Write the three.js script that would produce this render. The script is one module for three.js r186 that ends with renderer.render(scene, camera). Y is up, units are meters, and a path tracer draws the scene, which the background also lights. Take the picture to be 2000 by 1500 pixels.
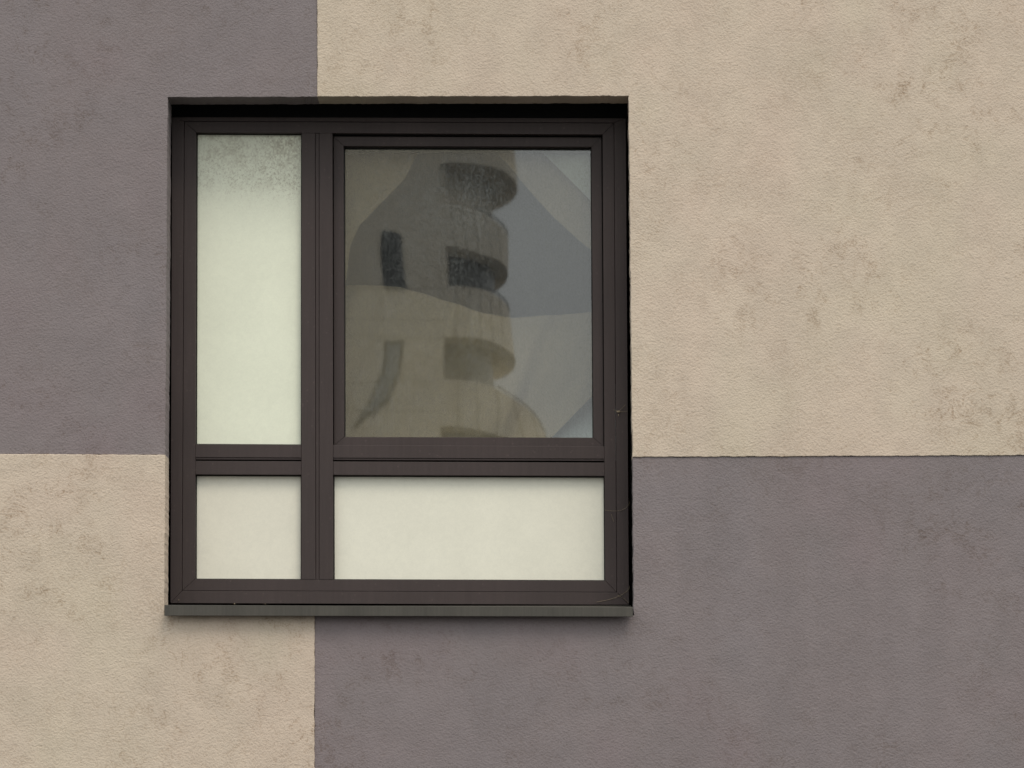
import * as THREE from 'three';
import { mergeGeometries } from 'three/addons/utils/BufferGeometryUtils.js';

// ---------------------------------------------------------------- camera, sky, sun, exposure
const FPX = 7230, DIST = 12.9, EYE = 1.6;                       // focal length in photo pixels (2000 x 1500), metres to the wall, eye height
const scene = new THREE.Scene();
const camera = new THREE.PerspectiveCamera(2 * Math.atan(750 / FPX) * 180 / Math.PI, 4 / 3, 0.1, 900);
camera.position.set(0, EYE, DIST);
camera.rotation.order = 'YXZ';
camera.rotation.set(Math.atan(940 / FPX), Math.atan(80 / FPX), 0);
camera.focus = DIST; camera.userData.fStop = 11;
camera.updateMatrixWorld();

const renderer = new THREE.WebGLRenderer({ antialias: true });
renderer.toneMapping = THREE.LinearToneMapping;
renderer.toneMappingExposure = 1.0;
renderer.shadowMap.enabled = true;

{ // overcast sky, four times as bright overhead as at the horizon
  const w = 64, h = 64, d = new Float32Array(w * h * 4);
  for (let j = 0; j < h; j++) {
    const el = ((j + 0.5) / h - 0.5) * Math.PI, s = Math.max(0, Math.sin(el));
    const L = 2.62 * (1 + 3 * s) / 4;
    for (let i = 0; i < w; i++) d.set([L * 0.965, L * 1.0, L * 0.985, 1], (j * w + i) * 4);
  }
  const sky = new THREE.DataTexture(d, w, h, THREE.RGBAFormat, THREE.FloatType);
  sky.mapping = THREE.EquirectangularReflectionMapping;
  sky.magFilter = THREE.LinearFilter; sky.needsUpdate = true;
  scene.background = sky; scene.environment = sky;
}
const sun = new THREE.DirectionalLight(0xfff2e0, 1.5);
sun.position.set(9, 36, 17); sun.target.position.set(0, 3, 0);
sun.castShadow = true; sun.shadow.radius = 40;
Object.assign(sun.shadow.camera, { left: -12, right: 12, top: 12, bottom: -12, near: 1, far: 90 });
sun.shadow.mapSize.set(2048, 2048);
scene.add(sun, sun.target);

// ---------------------------------------------------------------- helpers
let seed = 7;
const rnd = () => { seed = (seed + 0x6D2B79F5) | 0; let t = Math.imul(seed ^ (seed >>> 15), 1 | seed); t = (t + Math.imul(t ^ (t >>> 7), 61 | t)) ^ t; return ((t ^ (t >>> 14)) >>> 0) / 4294967296; };
const q = new THREE.Vector3();
// the point of the plane z that stands at photo pixel (px, py)
function W(px, py, z) {
  q.set((px - 1000) / FPX, (750 - py) / FPX, -1).applyQuaternion(camera.quaternion);
  const t = (z - DIST) / q.z;
  return new THREE.Vector3(q.x * t, EYE + q.y * t, z);
}
const lerp = (a, b, t) => a + (b - a) * t, clamp = (x, a, b) => Math.min(b, Math.max(a, x));
const sstep = (a, b, x) => { const t = clamp((x - a) / (b - a), 0, 1); return t * t * (3 - 2 * t); };
function curve(points, x) {                                       // piecewise linear through [x, y] pairs
  if (x <= points[0][0]) return points[0][1];
  for (let i = 1; i < points.length; i++) if (x <= points[i][0]) return lerp(points[i - 1][1], points[i][1], (x - points[i - 1][0]) / (points[i][0] - points[i - 1][0]));
  return points[points.length - 1][1];
}
function makeNoise(s) {                                            // tiling value noise: n(x, y, period)
  const N = 4096, tab = new Float32Array(N); let k = s * 2654435761 >>> 0;
  for (let i = 0; i < N; i++) { k = (Math.imul(k, 1664525) + 1013904223) >>> 0; tab[i] = k / 4294967296; }
  const h = (x, y) => tab[(Math.imul(x, 374761393) + Math.imul(y, 668265263) ^ Math.imul(x + y * 57, 1274126177) >>> 13) & (N - 1)];
  return (x, y, p = 1 << 20) => {
    let xi = Math.floor(x), yi = Math.floor(y); let fx = x - xi, fy = y - yi;
    fx = fx * fx * (3 - 2 * fx); fy = fy * fy * (3 - 2 * fy);
    const x0 = ((xi % p) + p) % p, x1 = (x0 + 1) % p, y0 = ((yi % p) + p) % p, y1 = (y0 + 1) % p;
    const a = h(x0, y0), b = h(x1, y0), c = h(x0, y1), d = h(x1, y1);
    return a + (b - a) * fx + (c - a + (a - b - c + d) * fx) * fy;
  };
}
function dataTexture(w, h, fill, { srgb = true, repeat = null, wrap = THREE.MirroredRepeatWrapping } = {}) {
  const d = new Uint8Array(w * h * 4), o = [0, 0, 0];
  for (let j = 0; j < h; j++) for (let i = 0; i < w; i++) {
    fill(i, j, o); const k = (j * w + i) * 4;
    d[k] = clamp(o[0], 0, 255); d[k + 1] = clamp(o[1], 0, 255); d[k + 2] = clamp(o[2], 0, 255); d[k + 3] = 255;
  }
  const t = new THREE.DataTexture(d, w, h); t.magFilter = THREE.LinearFilter; t.minFilter = THREE.LinearMipmapLinearFilter; t.generateMipmaps = true;
  t.wrapS = t.wrapT = wrap; if (srgb) t.colorSpace = THREE.SRGBColorSpace;
  if (repeat) t.repeat.set(...repeat);
  t.needsUpdate = true; return t;
}
const names = new Map();
function numbered(name) { const n = names.get(name) ?? 0; names.set(name, n + 1); return n ? `${name}_${String(n).padStart(3, '0')}` : name; }
function mesh(name, geometry, material, parent, label) {
  const m = new THREE.Mesh(geometry, material); m.name = parent === scene ? numbered(name) : name;
  m.castShadow = m.receiveShadow = true; parent.add(m);
  if (label) m.userData.label = label;
  return m;
}
function thing(name, label, category, extra = {}) {
  const g = new THREE.Group(); g.name = numbered(name); g.userData = { label, category, ...extra }; scene.add(g); return g;
}
// a prism with chamfered edges whose front face has those corners (world x, y) and lies at z = front
function prism(points, front, deep, bevel = 0.0008, segments = 2) {
  const shape = new THREE.Shape(points.map((p) => new THREE.Vector2(p.x, p.y)));
  const g = new THREE.ExtrudeGeometry(shape, { depth: deep - 2 * bevel, bevelEnabled: bevel > 0, bevelSize: bevel, bevelThickness: bevel, bevelOffset: -bevel, bevelSegments: segments, steps: 1 });
  g.translate(0, 0, front - deep + bevel); return g;
}
function box(x0, x1, y0, y1, z0, z1) {
  const g = new THREE.BoxGeometry(x1 - x0, y1 - y0, z1 - z0); g.translate((x0 + x1) / 2, (y0 + y1) / 2, (z0 + z1) / 2); return g;
}
function grid(nu, nv, at) {                                        // a sheet: at(u, v) gives the point
  const p = [], uv = [], ix = [];
  for (let j = 0; j <= nv; j++) for (let i = 0; i <= nu; i++) { const a = at(i / nu, j / nv); p.push(a.x, a.y, a.z); uv.push(a.x, a.y); }
  for (let j = 0; j < nv; j++) for (let i = 0; i < nu; i++) { const a = j * (nu + 1) + i, b = a + 1, c = a + nu + 1, d = c + 1; ix.push(a, c, b, b, c, d); }
  const g = new THREE.BufferGeometry();
  g.setAttribute('position', new THREE.Float32BufferAttribute(p, 3)); g.setAttribute('uv', new THREE.Float32BufferAttribute(uv, 2));
  g.setIndex(ix); g.computeVertexNormals(); return g;
}

// ---------------------------------------------------------------- materials
const SPAN = 4.0, TX = 2048;                                       // the render texture covers 4 m
const n1 = makeNoise(11), n2 = makeNoise(23), n3 = makeNoise(37), n4 = makeNoise(53);
const relief = new Float32Array(TX * TX);                          // trowelled grain: ridges bent by a slow swirl
for (let j = 0; j < TX; j++) for (let i = 0; i < TX; i++) {
  const u = i / TX, v = j / TX;
  const wx = (n1(u * 90, v * 90) - 0.5) * 6, wy = (n2(u * 90, v * 90) - 0.5) * 6;
  const x = i + wx, y = j + wy;
  const a = n3((x + y * 0.4) / 2.0, (y - x * 0.3) / 1.8), b = n4((x - y * 0.3) / 3.6 + 31, y / 2.9), c = n1(x / 1.5 + 9, y / 1.4 + 5), e = n2(u * 22, v * 24);
  relief[j * TX + i] = 0.5 * a + 0.24 * b + 0.26 * c + 0.2 * (e - 0.5);
}
const bumpRender = dataTexture(TX, TX, (i, j, o) => { o[0] = o[1] = o[2] = 255 * relief[j * TX + i]; }, { srgb: false, repeat: [1 / SPAN, 1 / SPAN] });
const DIRT = [0.82, 1, 1.18];                                       // brownish
function renderColour(base, warm, cool, amount) {
  return dataTexture(TX, TX, (i, j, o) => {
    const u = i / TX, v = j / TX, r = relief[j * TX + i];
    const blot = 0.22 * n1(u * 8 + 3, v * 8) + 0.33 * n2(u * 38, v * 36 + 7) + 0.45 * n3(u * 95 + v * 20, v * 90 - u * 24) - 0.5;
    const tint = n4(u * 9 + 5, v * 7 + 2) * 0.5 + n2(u * 27 + 1, v * 23) * 0.5 - 0.5;
    const area = 0.25 + 0.75 * sstep(0.35, 0.7, 0.6 * n3(u * 13 + 40, v * 12) + 0.4 * n1(u * 34 + 8, v * 31));
    const patch = area * sstep(0.5, 0.75, 0.5 * n1(u * 70 + v * 30, v * 75 - u * 25) + 0.5 * n4(u * 190 + 3, v * 170));
    const low = sstep(0.52, 0.3, r);                                // dirt settles in the hollows of the grain
    const bend = n2(u * 40 + 9, v * 40) * 60;                       // short trowel scratches, turning from place to place
    const scuff = area * sstep(0.66, 0.88, 0.65 * n4(u * 420 + v * 300 + bend, v * 130 - u * 90) + 0.35 * n3(u * 55, v * 55 + 30)) * (0.35 + low);
    const streak = (n3(u * 90, v * 3.2) - 0.5) * sstep(0.45, 0.75, n1(u * 6 + 20, v * 4));
    const dirt = amount * (0.075 * patch * (0.3 + low) + 0.04 * low + 0.11 * scuff);
    const f = 1 + amount * (0.08 * blot + 0.035 * streak) + (c01(i, j) - 0.5) * 0.035 * amount;
    for (let k = 0; k < 3; k++) o[k] = base[k] * (f - dirt * DIRT[k]) + (tint > 0 ? warm[k] : cool[k]) * Math.abs(tint) * 1.1 * amount;
  }, { repeat: [1 / SPAN, 1 / SPAN] });
}
function c01(i, j) { let h = Math.imul(i, 73856093) ^ Math.imul(j, 19349663); h = Math.imul(h ^ (h >>> 13), 1274126177); return ((h ^ (h >>> 16)) >>> 0) / 4294967296; }
const mBeige = new THREE.MeshStandardMaterial({ name: 'beige_render', map: renderColour([188, 173, 157], [3, -2, -1], [-3, 1, -3], 1.0), bumpMap: bumpRender, bumpScale: 0.0017, roughness: 0.95 });
const mGrey = new THREE.MeshStandardMaterial({ name: 'grey_render', map: renderColour([121, 112, 113], [4, -1, 1], [-3, 0, 2], 0.9), bumpMap: bumpRender, bumpScale: 0.0017, roughness: 0.95 });

const mFrame = (() => {
  const map = dataTexture(512, 512, (i, j, o) => {
    const f = 1 + 0.10 * (n1(i / 60, j / 90) - 0.5) + 0.07 * (n2(i / 2.2, j / 40) - 0.5) + 0.05 * (c01(i, j) - 0.5) + 0.5 * sstep(0.985, 1, c01(i >> 1, j >> 1)) * 0.4;
    o[0] = 62 * f; o[1] = 53 * f; o[2] = 52 * f;
  }, { repeat: [0.7, 0.7] });
  return new THREE.MeshPhysicalMaterial({ name: 'brown_powder_coat', map, roughness: 0.55, specularIntensity: 0.5 });
})();
const mStrip = new THREE.MeshStandardMaterial({ name: 'brown_groove_coat', color: new THREE.Color(0.04, 0.031, 0.03), roughness: 0.6 });
const mRubber = new THREE.MeshStandardMaterial({ name: 'black_rubber', color: new THREE.Color(0.012, 0.011, 0.009), roughness: 0.8 });
const mMembrane = new THREE.MeshStandardMaterial({ name: 'black_membrane', color: new THREE.Color(0.01, 0.01, 0.01), roughness: 0.95 });
const mSill = (() => {
  const map = dataTexture(1024, 256, (i, j, o) => {
    const s = n3(i / 1.6, j / 60) * 0.7 + n1(i / 14, j / 200) * 0.3;
    const f = 1 + 0.17 * (s - 0.5) + 0.12 * (n2(i / 40, j / 40) - 0.5) + 0.06 * (c01(i, j) - 0.5);
    o[0] = 69 * f; o[1] = 66 * f; o[2] = 61 * f;
  }, { repeat: [0.45, 0.45] });
  return new THREE.MeshPhysicalMaterial({ name: 'weathered_sill_metal', map, roughness: 0.55, specularIntensity: 0.6 });
})();
function frostedMaterial(base, x0, x1, y0, y1, grime) {            // frosted pane; the tall one carries speckled grime under its head
  const h = 1024, w = Math.max(256, Math.round(h * (x1 - x0) / (y1 - y0) / 4) * 4), w2 = Math.min(2048, w);
  const map = dataTexture(w2, h, (i, j, o) => {
    const u = i / w2, v = j / h, X = u * (x1 - x0) * 1000, Y = v * (y1 - y0) * 1000;           // millimetres
    let f = 1 + 0.02 * (n1(X / 90, Y / 90) - 0.5) + 0.016 * (n2(X / 14, Y / 14) - 0.5) + 0.02 * (n3(X / 4, Y / 4) - 0.5);
    let brown = 0;
    if (grime) {
      const top = 1 - v, line = 0.125 + 0.04 * u + 0.05 * (n1(X / 60 + 4, 0.5) - 0.5);
      const dens = sstep(0.36, 0.02, top) * (0.72 + 0.28 * sstep(0.35, 0.95, u)) * sstep(0.0, 0.05, 1 - u);
      const edge = Math.exp(-(((top - line) / 0.055) ** 2)) * (0.7 + 0.35 * u);
      const grain = 0.6 * n4(X / 2.6, Y / 3.0) + 0.4 * n3(X / 6 + 7, Y / 6.5);
      const spots = sstep(0.55, 0.85, grain + 0.08 * edge) * (0.36 * dens + 0.34 * edge * (0.3 + dens));
      const film = dens * dens * clamp(0.12 + 0.5 * (n2(X / 5, Y / 6) - 0.5) + 0.4 * (n1(X / 24, Y / 26) - 0.45), 0, 1);
      brown = clamp(spots * 0.55 + film, 0, 0.8);
    }
    const g = [120, 107, 90];
    for (let k = 0; k < 3; k++) o[k] = lerp(base[k] * f, g[k], brown);
  }, { wrap: THREE.ClampToEdgeWrapping });
  return new THREE.MeshPhysicalMaterial({ name: 'frosted_glass', map, roughness: 0.5, specularIntensity: 0.5 });
}
const mGlass = new THREE.MeshPhysicalMaterial({ name: 'clear_glass', color: new THREE.Color(0.81, 0.85, 0.81), transmission: 1, thickness: 0, roughness: 0.012, ior: 2.26, metalness: 0 });
const mDust = (() => {
  const alpha = dataTexture(1024, 1024, (i, j, o) => {
    const grain = sstep(0.25, 0.85, n3(i / 2.6 + j / 14, j / 3.4) * 0.6 + n4(i / 5.2 + j / 20, j / 7.5) * 0.4);
    const drift = 0.55 * n1(i / 90, j / 110) + 0.45 * n2(i / 30, j / 36) + 1.3 * Math.exp(-(((i - 480) / 290) ** 2) - (((j - 850) / 190) ** 2));   // settled thickest above the middle
    const streak = sstep(0.55, 0.9, n2(i / 5, j / 120)) * sstep(0.35, 0.7, n1(i / 160 + 5, j / 200));
    const dot = sstep(0.992, 1, c01(i >> 1, j >> 1));
    o[0] = o[1] = o[2] = 255 * clamp(0.015 + (0.022 + 0.095 * grain) * (0.2 + drift) + 0.03 * streak + 0.14 * dot, 0, 1);
  }, { srgb: false, wrap: THREE.ClampToEdgeWrapping });
  return new THREE.MeshStandardMaterial({ name: 'glass_dust', color: new THREE.Color(0.42, 0.44, 0.43), alphaMap: alpha, transparent: true, roughness: 1 });
})();
const cloth = (r, g, b, name) => new THREE.MeshPhysicalMaterial({ name, color: new THREE.Color(r, g, b), roughness: 0.95, side: THREE.DoubleSide });
const mCurtain = cloth(0.215, 0.165, 0.108, 'beige_curtain_cloth'), mLining = cloth(0.34, 0.33, 0.28, 'pale_lining_cloth'), mCard = cloth(0.86, 0.90, 0.93, 'pale_card');
const mRoom = new THREE.MeshStandardMaterial({ name: 'dim_room_plaster', color: new THREE.Color(0.18, 0.17, 0.16), roughness: 0.95 });
const mWeb = new THREE.MeshStandardMaterial({ name: 'dusty_silk', color: new THREE.Color(0.22, 0.175, 0.12), roughness: 1 });

// ---------------------------------------------------------------- ground
const ground = mesh('ground', (() => { const g = new THREE.PlaneGeometry(600, 600); g.rotateX(-Math.PI / 2); g.translate(0, 0, 120); return g; })(), (() => {
  const map = dataTexture(512, 512, (i, j, o) => { const f = 56 + 16 * (n1(i / 30, j / 30) - 0.5) + 24 * (n2(i / 3, j / 3) - 0.5); o[0] = f; o[1] = f * 0.98; o[2] = f * 0.94; }, { repeat: [150, 150] });
  return new THREE.MeshStandardMaterial({ name: 'grey_paving', map, roughness: 0.95 });
})(), scene);
ground.userData.kind = 'structure'; ground.userData.label = 'grey paved ground in front of the building';

// ---------------------------------------------------------------- the rendered facade with its window
const building = thing('apartment_building', 'rendered building wall in beige and grey blocks around a brown window', 'building');
const WX = 9, WTOP = 9.5, ZT = 0.13;                               // half width and height of the wall, thickness of the render board
const edgeNoise = makeNoise(71);
// an edge from a to b (photo pixels on the wall face), cut into short pieces that wander a little
function edge(a, b, wander = 0.0014) {
  const A = W(a[0], a[1], 0), B = W(b[0], b[1], 0), L = A.distanceTo(B), n = Math.max(2, Math.round(L / 0.007)), out = [];
  const dx = (B.y - A.y) / L, dy = -(B.x - A.x) / L;
  for (let i = 0; i <= n; i++) {
    const t = i / n, s = A.x * 1 + A.y * 3 + t * L, fade = Math.min(1, t * n / 2, (1 - t) * n / 2);
    const o = wander * fade * ((edgeNoise(s / 0.011, A.x * 40) - 0.5) * 1.6 + (edgeNoise(s / 0.05, A.y * 40 + 3) - 0.5) * 1.6);
    out.push(new THREE.Vector2(lerp(A.x, B.x, t) + dx * o, lerp(A.y, B.y, t) + dy * o));
  }
  return out;
}
const far = (x, y) => new THREE.Vector2(x, y);
function panel(outline, material, proud, label) {
  const pts = []; for (const p of outline.flat()) if (!pts.length || pts[pts.length - 1].distanceTo(p) > 1e-4) pts.push(p);
  if (pts[0].distanceTo(pts[pts.length - 1]) < 1e-4) pts.pop();
  const b = 0.0022, g = new THREE.ExtrudeGeometry(new THREE.Shape(pts), { depth: ZT - 2 * b, bevelEnabled: true, bevelSize: b, bevelThickness: b, bevelOffset: -b, bevelSegments: 3, steps: 1 });
  g.translate(0, 0, -ZT + b + proud);
  const p = g.attributes.position, nrm = g.attributes.normal, uv = g.attributes.uv;       // uv in metres, unrolled round the corners
  for (let i = 0; i < p.count; i++) {
    const nx = Math.abs(nrm.getX(i)), ny = Math.abs(nrm.getY(i)), nz = Math.abs(nrm.getZ(i));
    let u = p.getX(i), v = p.getY(i);
    if (nx > ny && nx > nz) u += p.getZ(i); else if (ny > nz) v += p.getZ(i);
    uv.setXY(i, u + 2.03, v - 1.3);
  }
  return mesh('wall_panel', g, material, building, label);
}
// corners of the opening and of the colour joints, in photo pixels on the wall face
const TL = [327.5, 190], TR = [1227.5, 188], BL = [321, 1184], BR = [1238, 1187], JT = [620, 189], JB = [614.5, 1206], JL = [322.5, 888.5], JR = [1235.5, 893];
const xT = W(619.5, -150, 0).x, xBm = W(613.5, 1650, 0).x, yL = W(-60, 887, 0).y, yR = W(2060, 889, 0).y;
const sillY = 1200;                                                 // the opening goes down behind the lip of the sill
const BLs = [321, sillY], BRs = [1238, sillY + 2], JBs = [614.5, sillY + 1];
panel([[far(-WX, yL)], edge([-60, 887], JL), edge(JL, TL), edge(TL, JT), edge(JT, [619.5, -150]), [far(xT, WTOP), far(-WX, WTOP)]], mGrey, 0, 'grey rendered wall panel above left of the window');
panel([edge([619.5, -150], JT), edge(JT, TR), edge(TR, JR), edge(JR, [2060, 889]), [far(WX, yR), far(WX, WTOP), far(xT, WTOP)]], mBeige, 0.004, 'beige rendered wall panel above right of the window');
panel([[far(-WX, 0), far(xBm, 0)], edge([613.5, 1650], JBs), edge(JBs, BLs), edge(BLs, JL), edge(JL, [-60, 887]), [far(-WX, yL)]], mBeige, 0.004, 'beige rendered wall panel below left of the window');
panel([[far(xBm, 0), far(WX, 0), far(WX, yR)], edge([2060, 889], JR), edge(JR, BRs), edge(BRs, JBs), edge(JBs, [613.5, 1650])], mGrey, 0, 'grey rendered wall panel below right of the window');

// window: lines of the frame in photo pixels, [at the upper or left end, at the lower or right end]
const V = { outerL: [336, 333], seamL: [359.5, 355.3], innerL: [383, 381], mullL: [589, 588.3], mullA: [615.5, 616.5], mullB: [623.5, 623.5], mullR: [649.5, 651], innerR: [1177, 1182], seamR: [1199.7, 1205], outerR: [1222.5, 1228] };
const H = { outerT: [229, 231], seamT: [236.5, 239.5], innerT: [258.5, 262.5], railT: [867.3, 871.6], railM: [893.3, 896.2], stripM: [897.4, 900.2], rail2T: [899.8, 903.2], railB: [926.5, 929.6], innerB: [1131, 1134], seamB: [1154, 1157], outerB: [1178, 1181] };
const ZF = -0.172;                                                  // front of the frame
function X(v, h, z = ZF, dx = 0, dy = 0) {                          // where two of those lines cross, moved by dx, dy metres
  const V_ = Array.isArray(v) ? v : V[v], H_ = Array.isArray(h) ? h : H[h];
  let x = 800, y = 600;
  for (let i = 0; i < 4; i++) { x = lerp(V_[0], V_[1], (y - 260) / 870); y = lerp(H_[0], H_[1], (x - 380) / 800); }
  const p = W(x, y, z); p.x += dx; p.y += dy; return p;
}
const quadOf = (l, r, t, b, z, i = 0) => [X(l, b, z, i, i), X(r, b, z, -i, i), X(r, t, z, -i, -i), X(l, t, z, i, -i)];
const win = new THREE.Group(); win.name = 'window'; win.userData.label = 'dark brown metal window with four panes'; building.add(win);
const bar = (name, pts, front, deep, m = mFrame, bevel = 0.0009) => mesh(name, prism(pts, front, deep, bevel), m, win);
function mitred(name, o, n, front, deep, gap = 0.0004, m = mFrame, parent = win) {      // four mitred members between an outer and an inner quad (bl, br, tr, tl)
  const side = ['bottom_rail', 'jamb', 'head', 'jamb'];
  for (let k = 0; k < 4; k++) {
    const a = o[k], b = o[(k + 1) % 4], c = n[(k + 1) % 4], d = n[k], t = b.clone().sub(a).normalize().multiplyScalar(gap);
    mesh(`${name}_${side[k]}`, prism([a.clone().add(t), b.clone().sub(t), c.clone().sub(t), d.clone().add(t)], front, deep, 0.0009), m, parent);
  }
}
mitred('outer_frame', quadOf('outerL', 'outerR', 'outerT', 'outerB', ZF), quadOf('seamL', 'seamR', 'seamT', 'seamB', ZF), ZF, 0.07);
mitred('inner_frame', quadOf('seamL', 'seamR', 'seamT', 'seamB', ZF, 0.0016), quadOf('innerL', 'innerR', 'innerT', 'innerB', ZF), ZF - 0.0015, 0.022);
bar('mullion', quadOf('mullL', 'mullA', 'innerT', 'innerB', ZF, 0.0004), ZF - 0.0005, 0.022);
bar('mullion_strip', quadOf('mullA', 'mullB', 'innerT', 'innerB', ZF, 0.0008), ZF - 0.004, 0.018);
bar('mullion', quadOf('mullB', 'mullR', 'innerT', 'innerB', ZF, 0.0004), ZF - 0.0005, 0.022);
for (const [l, r] of [['innerL', 'mullL'], ['mullR', 'innerR']]) {
  bar('transom', quadOf(l, r, 'railT', 'railM', ZF, 0.0004), ZF - 0.0025, 0.02);
  bar('transom_strip', quadOf(l, r, 'railM', 'stripM', ZF, 0.0006), ZF - 0.005, 0.017);
  bar('transom', quadOf(l, r, 'rail2T', 'railB', ZF, 0.0004), ZF - 0.0025, 0.02);
}
{ // the frame's core behind its faces, and the stops the casement closes against
  const z = ZF - 0.0345, g = [];
  const ring = (o, n, zf, d) => { for (let k = 0; k < 4; k++) g.push(prism([o[k], o[(k + 1) % 4], n[(k + 1) % 4], n[k]], zf, d, 0)); };
  ring(quadOf('seamL', 'seamR', 'seamT', 'seamB', ZF, 0.002), quadOf('innerL', 'innerR', 'innerT', 'innerB', ZF, 0.001), z, 0.06);
  g.push(prism(quadOf('mullL', 'mullR', 'innerT', 'innerB', ZF, 0.002), z, 0.06, 0));
  for (const [l, r] of [['innerL', 'mullL'], ['mullR', 'innerR']]) g.push(prism(quadOf(l, r, 'railT', 'railB', ZF, 0.003), z, 0.06, 0));
  mesh('frame_core', mergeGeometries(g), mRubber, win);
  const s = []; const so = quadOf('mullR', 'innerR', 'innerT', 'railT', ZF, -0.012), si = quadOf('mullR', 'innerR', 'innerT', 'railT', ZF, 0.022);
  for (let k = 0; k < 4; k++) s.push(prism([so[k], so[(k + 1) % 4], si[(k + 1) % 4], si[k]], ZF - 0.096, 0.02, 0));
  mesh('casement_stop', mergeGeometries(s), mRubber, win);
}
// frosted panes in the three fixed lights
for (const [l, r, t, b, base, grime, label] of [
  ['innerL', 'mullL', 'innerT', 'railT', [220, 222, 204], true, 'tall frosted pane with speckled grime along its top'],
  ['innerL', 'mullL', 'railB', 'innerB', [217, 213, 199], false, 'small square frosted pane in the lower left corner'],
  ['mullR', 'innerR', 'railB', 'innerB', [217, 214, 200], false, 'wide frosted pane below the clear casement'],
]) {
  const zp = ZF - 0.0283, c = quadOf(l, r, t, b, ZF, 0.0012), g = prism(c, zp, 0.006, 0.0004, 1);
  g.computeBoundingBox(); const bb = g.boundingBox, uv = g.attributes.uv, p = g.attributes.position;
  for (let i = 0; i < p.count; i++) uv.setXY(i, (p.getX(i) - bb.min.x) / (bb.max.x - bb.min.x), (p.getY(i) - bb.min.y) / (bb.max.y - bb.min.y));
  mesh('frosted_pane', g, frostedMaterial(base, bb.min.x, bb.max.x, bb.min.y, bb.max.y, grime), win, label);
  const o = quadOf(l, r, t, b, ZF, 0.0004), n = quadOf(l, r, t, b, ZF, 0.0036);
  for (let k = 0; k < 4; k++) bar('gasket', [o[k], o[(k + 1) % 4], n[(k + 1) % 4], n[k]], ZF - 0.0232, 0.0048, mRubber, 0.0005);
}
// the casement
const ZS = ZF - 0.025, sOut = [[651.6, 653], [1174.6, 1180.6], [265.6, 268.4], [869, 872.4]], sIn = [[671.2, 672.4], [1155, 1161], [284, 286.8], [852.6, 854.8]];
const casement = new THREE.Group(); casement.name = 'casement'; casement.userData.label = 'large clear casement reflecting a tower with rounded balconies'; building.add(casement);
mitred('casement', quadOf(...sOut, ZS), quadOf(...sIn, ZS), ZS, 0.05, 0.0003, mFrame, casement);
const ZG = ZS - 0.036;
{
  const o = quadOf(...sIn, ZS, 0.0003), n = quadOf(...sIn, ZS, 0.0035);
  for (let k = 0; k < 4; k++) mesh('gasket', prism([o[k], o[(k + 1) % 4], n[(k + 1) % 4], n[k]], ZG + 0.006, 0.005, 0.0004), mRubber, casement);
  const c = quadOf(...sIn, ZG, -0.0012), nz = makeNoise(91);
  const on = (u, v) => new THREE.Vector3(lerp(lerp(c[0].x, c[1].x, u), lerp(c[3].x, c[2].x, u), v), lerp(lerp(c[0].y, c[1].y, u), lerp(c[3].y, c[2].y, u), v), ZG);
  const pane = mesh('glass_pane', grid(96, 112, (u, v) => { const p = on(u, v); p.z += 0.00022 * (nz(u * 3.1 + 2, v * 3.4 + 1) - 0.5) + 0.00003 * (nz(u * 9 + 5, v * 8) - 0.5); return p; }), mGlass, casement, 'clear reflective glass pane with a film of dust');
  const film = grid(2, 2, (u, v) => { const p = on(u, v); p.z += 0.0016; return p; });
  for (let k = 0; k < 9; k++) film.attributes.uv.setXY(k, (k % 3) / 2, Math.floor(k / 3) / 2);
  mesh('dust_film', film, mDust, casement);
  const sp = quadOf(...sIn, ZG - 0.012);
  const l1 = [sIn[2][0] + 12.5, sIn[2][1] + 12.5];
  mesh('spacer_bar', prism(quadOf(sIn[0], sIn[1], sIn[2], l1, ZG - 0.008, 0.0002), ZG - 0.008, 0.012, 0.0004), new THREE.MeshStandardMaterial({ name: 'spacer_grey', color: new THREE.Color(0.07, 0.068, 0.055), roughness: 0.7 }), casement);
}
// sill: a folded metal sheet with a lip in front of the wall
{
  const f = 0.040, sill = new THREE.Group(); sill.name = 'window_sill'; sill.userData.label = 'weathered grey metal sill under the window'; building.add(sill);
  const a = W(321, 1202.5, f), b = W(1236, 1204.5, f), c = W(1236, 1185.5, f), d = W(321, 1181.5, f);
  mesh('sill_lip', prism([a, b, c, d], f, 0.004, 0.0012, 3), mSill, sill);
  const g = prism([new THREE.Vector3(-f + 0.004, c.y - 0.010, 0), new THREE.Vector3(-f + 0.004, c.y - 0.0065, 0), new THREE.Vector3(-ZF + 0.02, c.y + 0.022, 0), new THREE.Vector3(-ZF + 0.02, c.y + 0.018, 0)].reverse(), 0, b.x - a.x - 0.004, 0);
  g.rotateY(Math.PI / 2); g.translate(b.x - 0.002, 0, 0);
  mesh('sill_sheet', g, mSill, sill);
}
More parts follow.
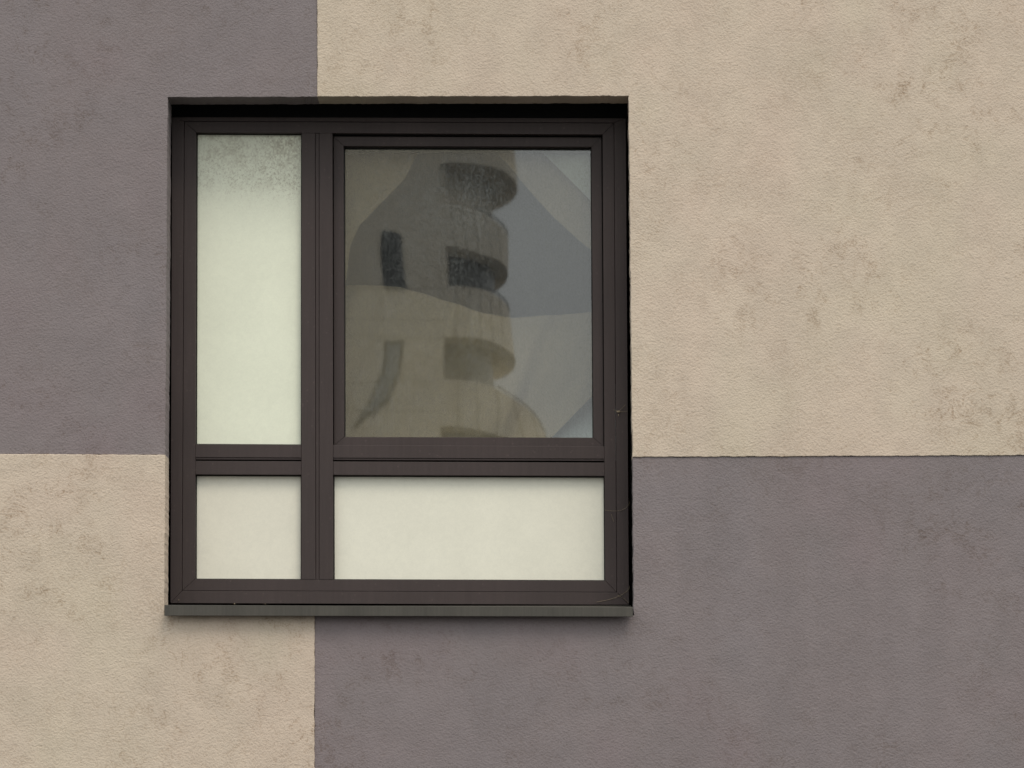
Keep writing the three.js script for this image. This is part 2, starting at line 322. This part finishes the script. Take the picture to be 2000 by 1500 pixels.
// behind the render board: black membrane round the frame, then the room
{
  const ol = X('outerL', 'outerT').x - 0.0003, or = X('outerR', 'outerB').x + 0.0003, ot = X('outerL', 'outerT').y, ob = X('outerL', 'outerB').y;
  const zb = ZF - 0.05, zr = ZF - 0.22, cav = 0.16;
  const g = [box(-WX, ol - 0.012, 0, WTOP, zr, zb), box(or + 0.012, WX, 0, WTOP, zr, zb), box(ol - 0.012, or + 0.012, ot + cav, WTOP, zr, zb), box(ol - 0.012, or + 0.012, 0, ob - 0.03, zr, zb), box(ol - 0.012, or + 0.012, ot - 0.006, ot + cav, zr, zb - 0.03)];
  mesh('wall_membrane', mergeGeometries(g), mMembrane, building);
  const rg = [box(-3, 3, 1.0, 1.1, -4.2, zr - 0.001), box(-3, 3, 5.6, 5.7, -4.2, zr - 0.001), box(-3.1, -3, 1.0, 5.7, -4.2, zr - 0.001), box(3, 3.1, 1.0, 5.7, -4.2, zr - 0.001), box(-3.1, 3.1, 1.0, 5.7, -4.3, -4.2)];
  mesh('room_wall', mergeGeometries(rg), mRoom, building);
}

// ---------------------------------------------------------------- cloths hung inside, seen faintly through the casement
function drape(name, label, category, material, z, fold, left, right, top, bottom) {
  const nz = makeNoise(names.size * 13 + 5);
  const m = mesh(name, grid(70, 60, (u, v) => {
    const yy = lerp(bottom(u), top(u), v), x = lerp(left(yy), right(yy), u), p = W(x, yy, z);
    p.z += fold * (nz(x / 34 + yy / 90, yy / 160) - 0.5) + 0.012 * (nz(x / 90, yy / 90) - 0.5); return p;
  }), material, scene);
  m.userData = { label, category }; return m;
}
const eL = [[260, 830], [300, 815], [350, 790], [400, 740], [440, 702], [480, 684], [560, 674], [620, 668]];
const eR = [[260, 945], [300, 972], [330, 1000], [360, 1022], [425, 1082], [470, 1132], [492, 1160], [520, 1196]];
const eM = [[260, 1022], [290, 1052], [395, 1156], [430, 1190]];
const eC = [[640, 556], [780, 560], [830, 574], [880, 590], [950, 614], [1000, 622], [1075, 615], [1200, 606]];
const put = (k) => (v) => curve(k, v);
drape('curtain', 'beige curtain drawn aside at the upper left of the clear pane', 'curtain', mCurtain, -0.30, 0.02, () => 640, put(eL), () => 262, () => 600);
drape('curtain', 'beige curtain drawn aside at the upper right of the clear pane', 'curtain', mCurtain, -0.30, 0.02, put(eR), () => 1200, () => 262, () => 515);
drape('curtain_lining', 'pale lining in the upper right corner of the clear pane', 'lining', mLining, -0.275, 0.01, put(eM), () => 1200, () => 262, () => 428);
drape('half_curtain', 'beige half curtain across the lower part of the clear pane', 'curtain', mCurtain, -0.45, 0.06, () => 640, (y) => Math.min(1200, 1157 - (y - 775)), (u) => curve(eC, 640 + 560 * u), () => 890);
drape('paper_sheet', 'pale paper sheet in the lower right corner of the clear pane', 'paper', mCard, -0.51, 0.004, () => 1070, () => 1215, () => 750, () => 900);

// ---------------------------------------------------------------- the building across the way, which the casement mirrors
{
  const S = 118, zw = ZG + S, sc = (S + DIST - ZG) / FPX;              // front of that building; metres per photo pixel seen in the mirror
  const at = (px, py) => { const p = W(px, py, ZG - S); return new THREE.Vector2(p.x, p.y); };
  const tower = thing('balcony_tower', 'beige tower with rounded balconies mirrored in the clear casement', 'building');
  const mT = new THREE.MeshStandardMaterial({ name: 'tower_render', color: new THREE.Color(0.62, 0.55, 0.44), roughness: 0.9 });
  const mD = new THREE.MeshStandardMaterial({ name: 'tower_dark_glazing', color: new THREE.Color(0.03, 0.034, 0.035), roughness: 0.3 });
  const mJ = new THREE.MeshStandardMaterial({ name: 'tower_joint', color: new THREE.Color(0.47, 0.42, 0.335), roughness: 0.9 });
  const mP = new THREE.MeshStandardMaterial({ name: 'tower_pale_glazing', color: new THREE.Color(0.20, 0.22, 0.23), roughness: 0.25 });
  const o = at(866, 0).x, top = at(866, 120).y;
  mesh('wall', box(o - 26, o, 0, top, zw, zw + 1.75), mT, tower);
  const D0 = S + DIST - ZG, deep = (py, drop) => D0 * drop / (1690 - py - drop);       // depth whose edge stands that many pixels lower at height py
  const nose = (rx, rz, from, n = 28) => { const a = []; for (let i = 0; i <= n; i++) { const t = i / n * Math.PI; a.push([rx * Math.sin(t), from + rz * (1 - Math.cos(t))]); } return a; };
  function solid(plan, yTop, yBot, flare = 0) {                        // plan in (x, depth); the foot may stand out by a share of x
    const pos = [], ix = [], n = plan.length;
    for (const [x, d] of plan) pos.push(o + x, yTop, zw + d, o + x * (1 + flare), yBot, zw + d);
    for (let i = 0; i < n; i++) { const a = 2 * i, b = 2 * ((i + 1) % n); ix.push(a, b, a + 1, b, b + 1, a + 1); }
    for (let i = 1; i < n - 1; i++) ix.push(0, 2 * i + 2, 2 * i, 1, 2 * i + 1, 2 * i + 3);
    let g = new THREE.BufferGeometry(); g.setAttribute('position', new THREE.Float32BufferAttribute(pos, 3)); g.setIndex(ix); g = g.toNonIndexed(); g.computeVertexNormals();
    g.setAttribute('uv', new THREE.Float32BufferAttribute(new Float32Array(g.attributes.position.count * 2), 2)); return g;
  }
  const coreFrom = 1.8;
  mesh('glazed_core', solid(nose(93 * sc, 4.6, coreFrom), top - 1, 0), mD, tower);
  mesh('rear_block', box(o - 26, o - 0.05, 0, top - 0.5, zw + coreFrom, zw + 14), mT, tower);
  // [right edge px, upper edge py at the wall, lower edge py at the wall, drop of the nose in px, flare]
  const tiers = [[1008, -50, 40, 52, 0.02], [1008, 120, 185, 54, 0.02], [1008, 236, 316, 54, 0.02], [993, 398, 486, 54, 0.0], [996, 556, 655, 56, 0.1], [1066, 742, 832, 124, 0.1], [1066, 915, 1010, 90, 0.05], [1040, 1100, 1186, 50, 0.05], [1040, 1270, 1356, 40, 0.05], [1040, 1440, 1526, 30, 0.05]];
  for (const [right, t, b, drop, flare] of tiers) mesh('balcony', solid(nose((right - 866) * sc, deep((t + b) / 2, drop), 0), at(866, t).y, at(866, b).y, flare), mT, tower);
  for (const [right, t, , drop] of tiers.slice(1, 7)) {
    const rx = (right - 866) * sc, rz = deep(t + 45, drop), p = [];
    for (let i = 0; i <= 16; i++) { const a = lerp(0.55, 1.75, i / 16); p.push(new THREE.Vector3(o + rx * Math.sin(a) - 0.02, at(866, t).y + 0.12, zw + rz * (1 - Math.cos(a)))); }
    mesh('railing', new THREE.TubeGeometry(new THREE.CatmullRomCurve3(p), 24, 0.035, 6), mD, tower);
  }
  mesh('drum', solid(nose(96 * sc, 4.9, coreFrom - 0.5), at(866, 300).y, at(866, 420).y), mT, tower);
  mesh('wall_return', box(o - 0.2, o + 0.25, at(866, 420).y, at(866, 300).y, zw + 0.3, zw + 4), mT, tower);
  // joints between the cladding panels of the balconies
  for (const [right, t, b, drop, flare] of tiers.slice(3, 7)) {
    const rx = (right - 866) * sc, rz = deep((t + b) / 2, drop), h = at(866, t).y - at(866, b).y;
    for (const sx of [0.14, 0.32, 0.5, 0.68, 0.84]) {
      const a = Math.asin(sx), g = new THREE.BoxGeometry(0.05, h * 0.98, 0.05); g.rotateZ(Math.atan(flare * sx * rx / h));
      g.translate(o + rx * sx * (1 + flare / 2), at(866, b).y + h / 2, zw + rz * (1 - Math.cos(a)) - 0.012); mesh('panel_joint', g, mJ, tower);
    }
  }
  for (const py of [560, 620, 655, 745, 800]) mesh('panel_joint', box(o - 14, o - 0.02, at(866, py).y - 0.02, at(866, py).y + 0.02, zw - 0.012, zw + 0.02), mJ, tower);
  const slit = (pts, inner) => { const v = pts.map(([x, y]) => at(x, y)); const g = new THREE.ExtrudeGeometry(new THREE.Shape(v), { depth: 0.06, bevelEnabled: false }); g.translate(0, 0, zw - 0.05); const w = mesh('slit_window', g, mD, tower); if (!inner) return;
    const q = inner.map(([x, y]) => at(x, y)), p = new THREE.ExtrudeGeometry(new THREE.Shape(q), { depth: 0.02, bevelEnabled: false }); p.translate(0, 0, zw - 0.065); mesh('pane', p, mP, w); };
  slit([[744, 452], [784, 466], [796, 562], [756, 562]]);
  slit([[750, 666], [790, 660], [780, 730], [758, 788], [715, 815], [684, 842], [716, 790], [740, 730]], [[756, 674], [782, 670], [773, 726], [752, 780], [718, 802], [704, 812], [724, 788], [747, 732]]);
}

// ---------------------------------------------------------------- cobwebs and crumbs caught on the frame
function strand(points, z, r) { return new THREE.TubeGeometry(new THREE.CatmullRomCurve3(points.map(([x, y, dz = 0]) => W(x, y, z + dz))), 24, r, 5); }
function web(label, list) { const m = mesh('cobweb', mergeGeometries(list), mWeb, scene); m.userData = { label, category: 'cobweb', group: 'cobwebs on the right jamb' }; }
const zc = ZF + 0.003;
web('thin cobweb strand across the right jamb beside the wide frosted pane', [strand([[1180, 996], [1200, 998], [1218, 995], [1227, 987], [1230, 980]], zc, 0.0005), strand([[1194, 1004], [1196, 1012], [1199, 1019]], zc, 0.0005)]);
web('curved cobweb strand in the lower right corner of the window', [strand([[1165, 1176], [1190, 1171], [1210, 1164], [1224, 1155], [1230, 1146]], zc, 0.0007), strand([[1206, 1162], [1222, 1172], [1228, 1178]], zc, 0.0005)]);
{
  const b = new THREE.SphereGeometry(0.005, 12, 8); b.scale(1.3, 0.8, 0.6); const c = W(1208, 804, zc + 0.002); b.translate(c.x, c.y, c.z);
  const t = new THREE.SphereGeometry(0.002, 8, 6); t.scale(0.8, 2, 0.8); const d = W(1208, 811, zc + 0.003); t.translate(d.x, d.y, d.z);
  web('small brown web clump halfway up the right jamb', [b, t, strand([[1198, 800], [1206, 803], [1216, 804], [1226, 803]], zc, 0.0006), strand([[1208, 804], [1216, 796], [1222, 790]], zc, 0.0005)]);
}
for (const [px, py, r, label] of [[458, 1179.5, 0.0028, 'larger tan crumb on the left part of the sill'], [518, 1180, 0.0018, 'smaller tan crumb on the left part of the sill'], [349, 1172, 0.0018, 'tan crumb in the lower left corner of the frame']]) {
  const g = new THREE.DodecahedronGeometry(r, 1), p = g.attributes.position, c = W(px, py, ZF + 0.004);
  for (let i = 0; i < p.count; i++) { const k = 0.75 + 0.5 * n1(p.getX(i) * 900 + 5, p.getY(i) * 900 + p.getZ(i) * 400); p.setXYZ(i, p.getX(i) * k + c.x, p.getY(i) * k + c.y, p.getZ(i) * k + c.z); }
  g.computeVertexNormals(); const m = mesh('crumb', g, mWeb, scene); m.userData = { label, category: 'crumb', group: 'crumbs on the frame and sill' };
}

scene.traverse((o) => { if (o.isMesh) o.castShadow = o.receiveShadow = true; });
renderer.render(scene, camera);
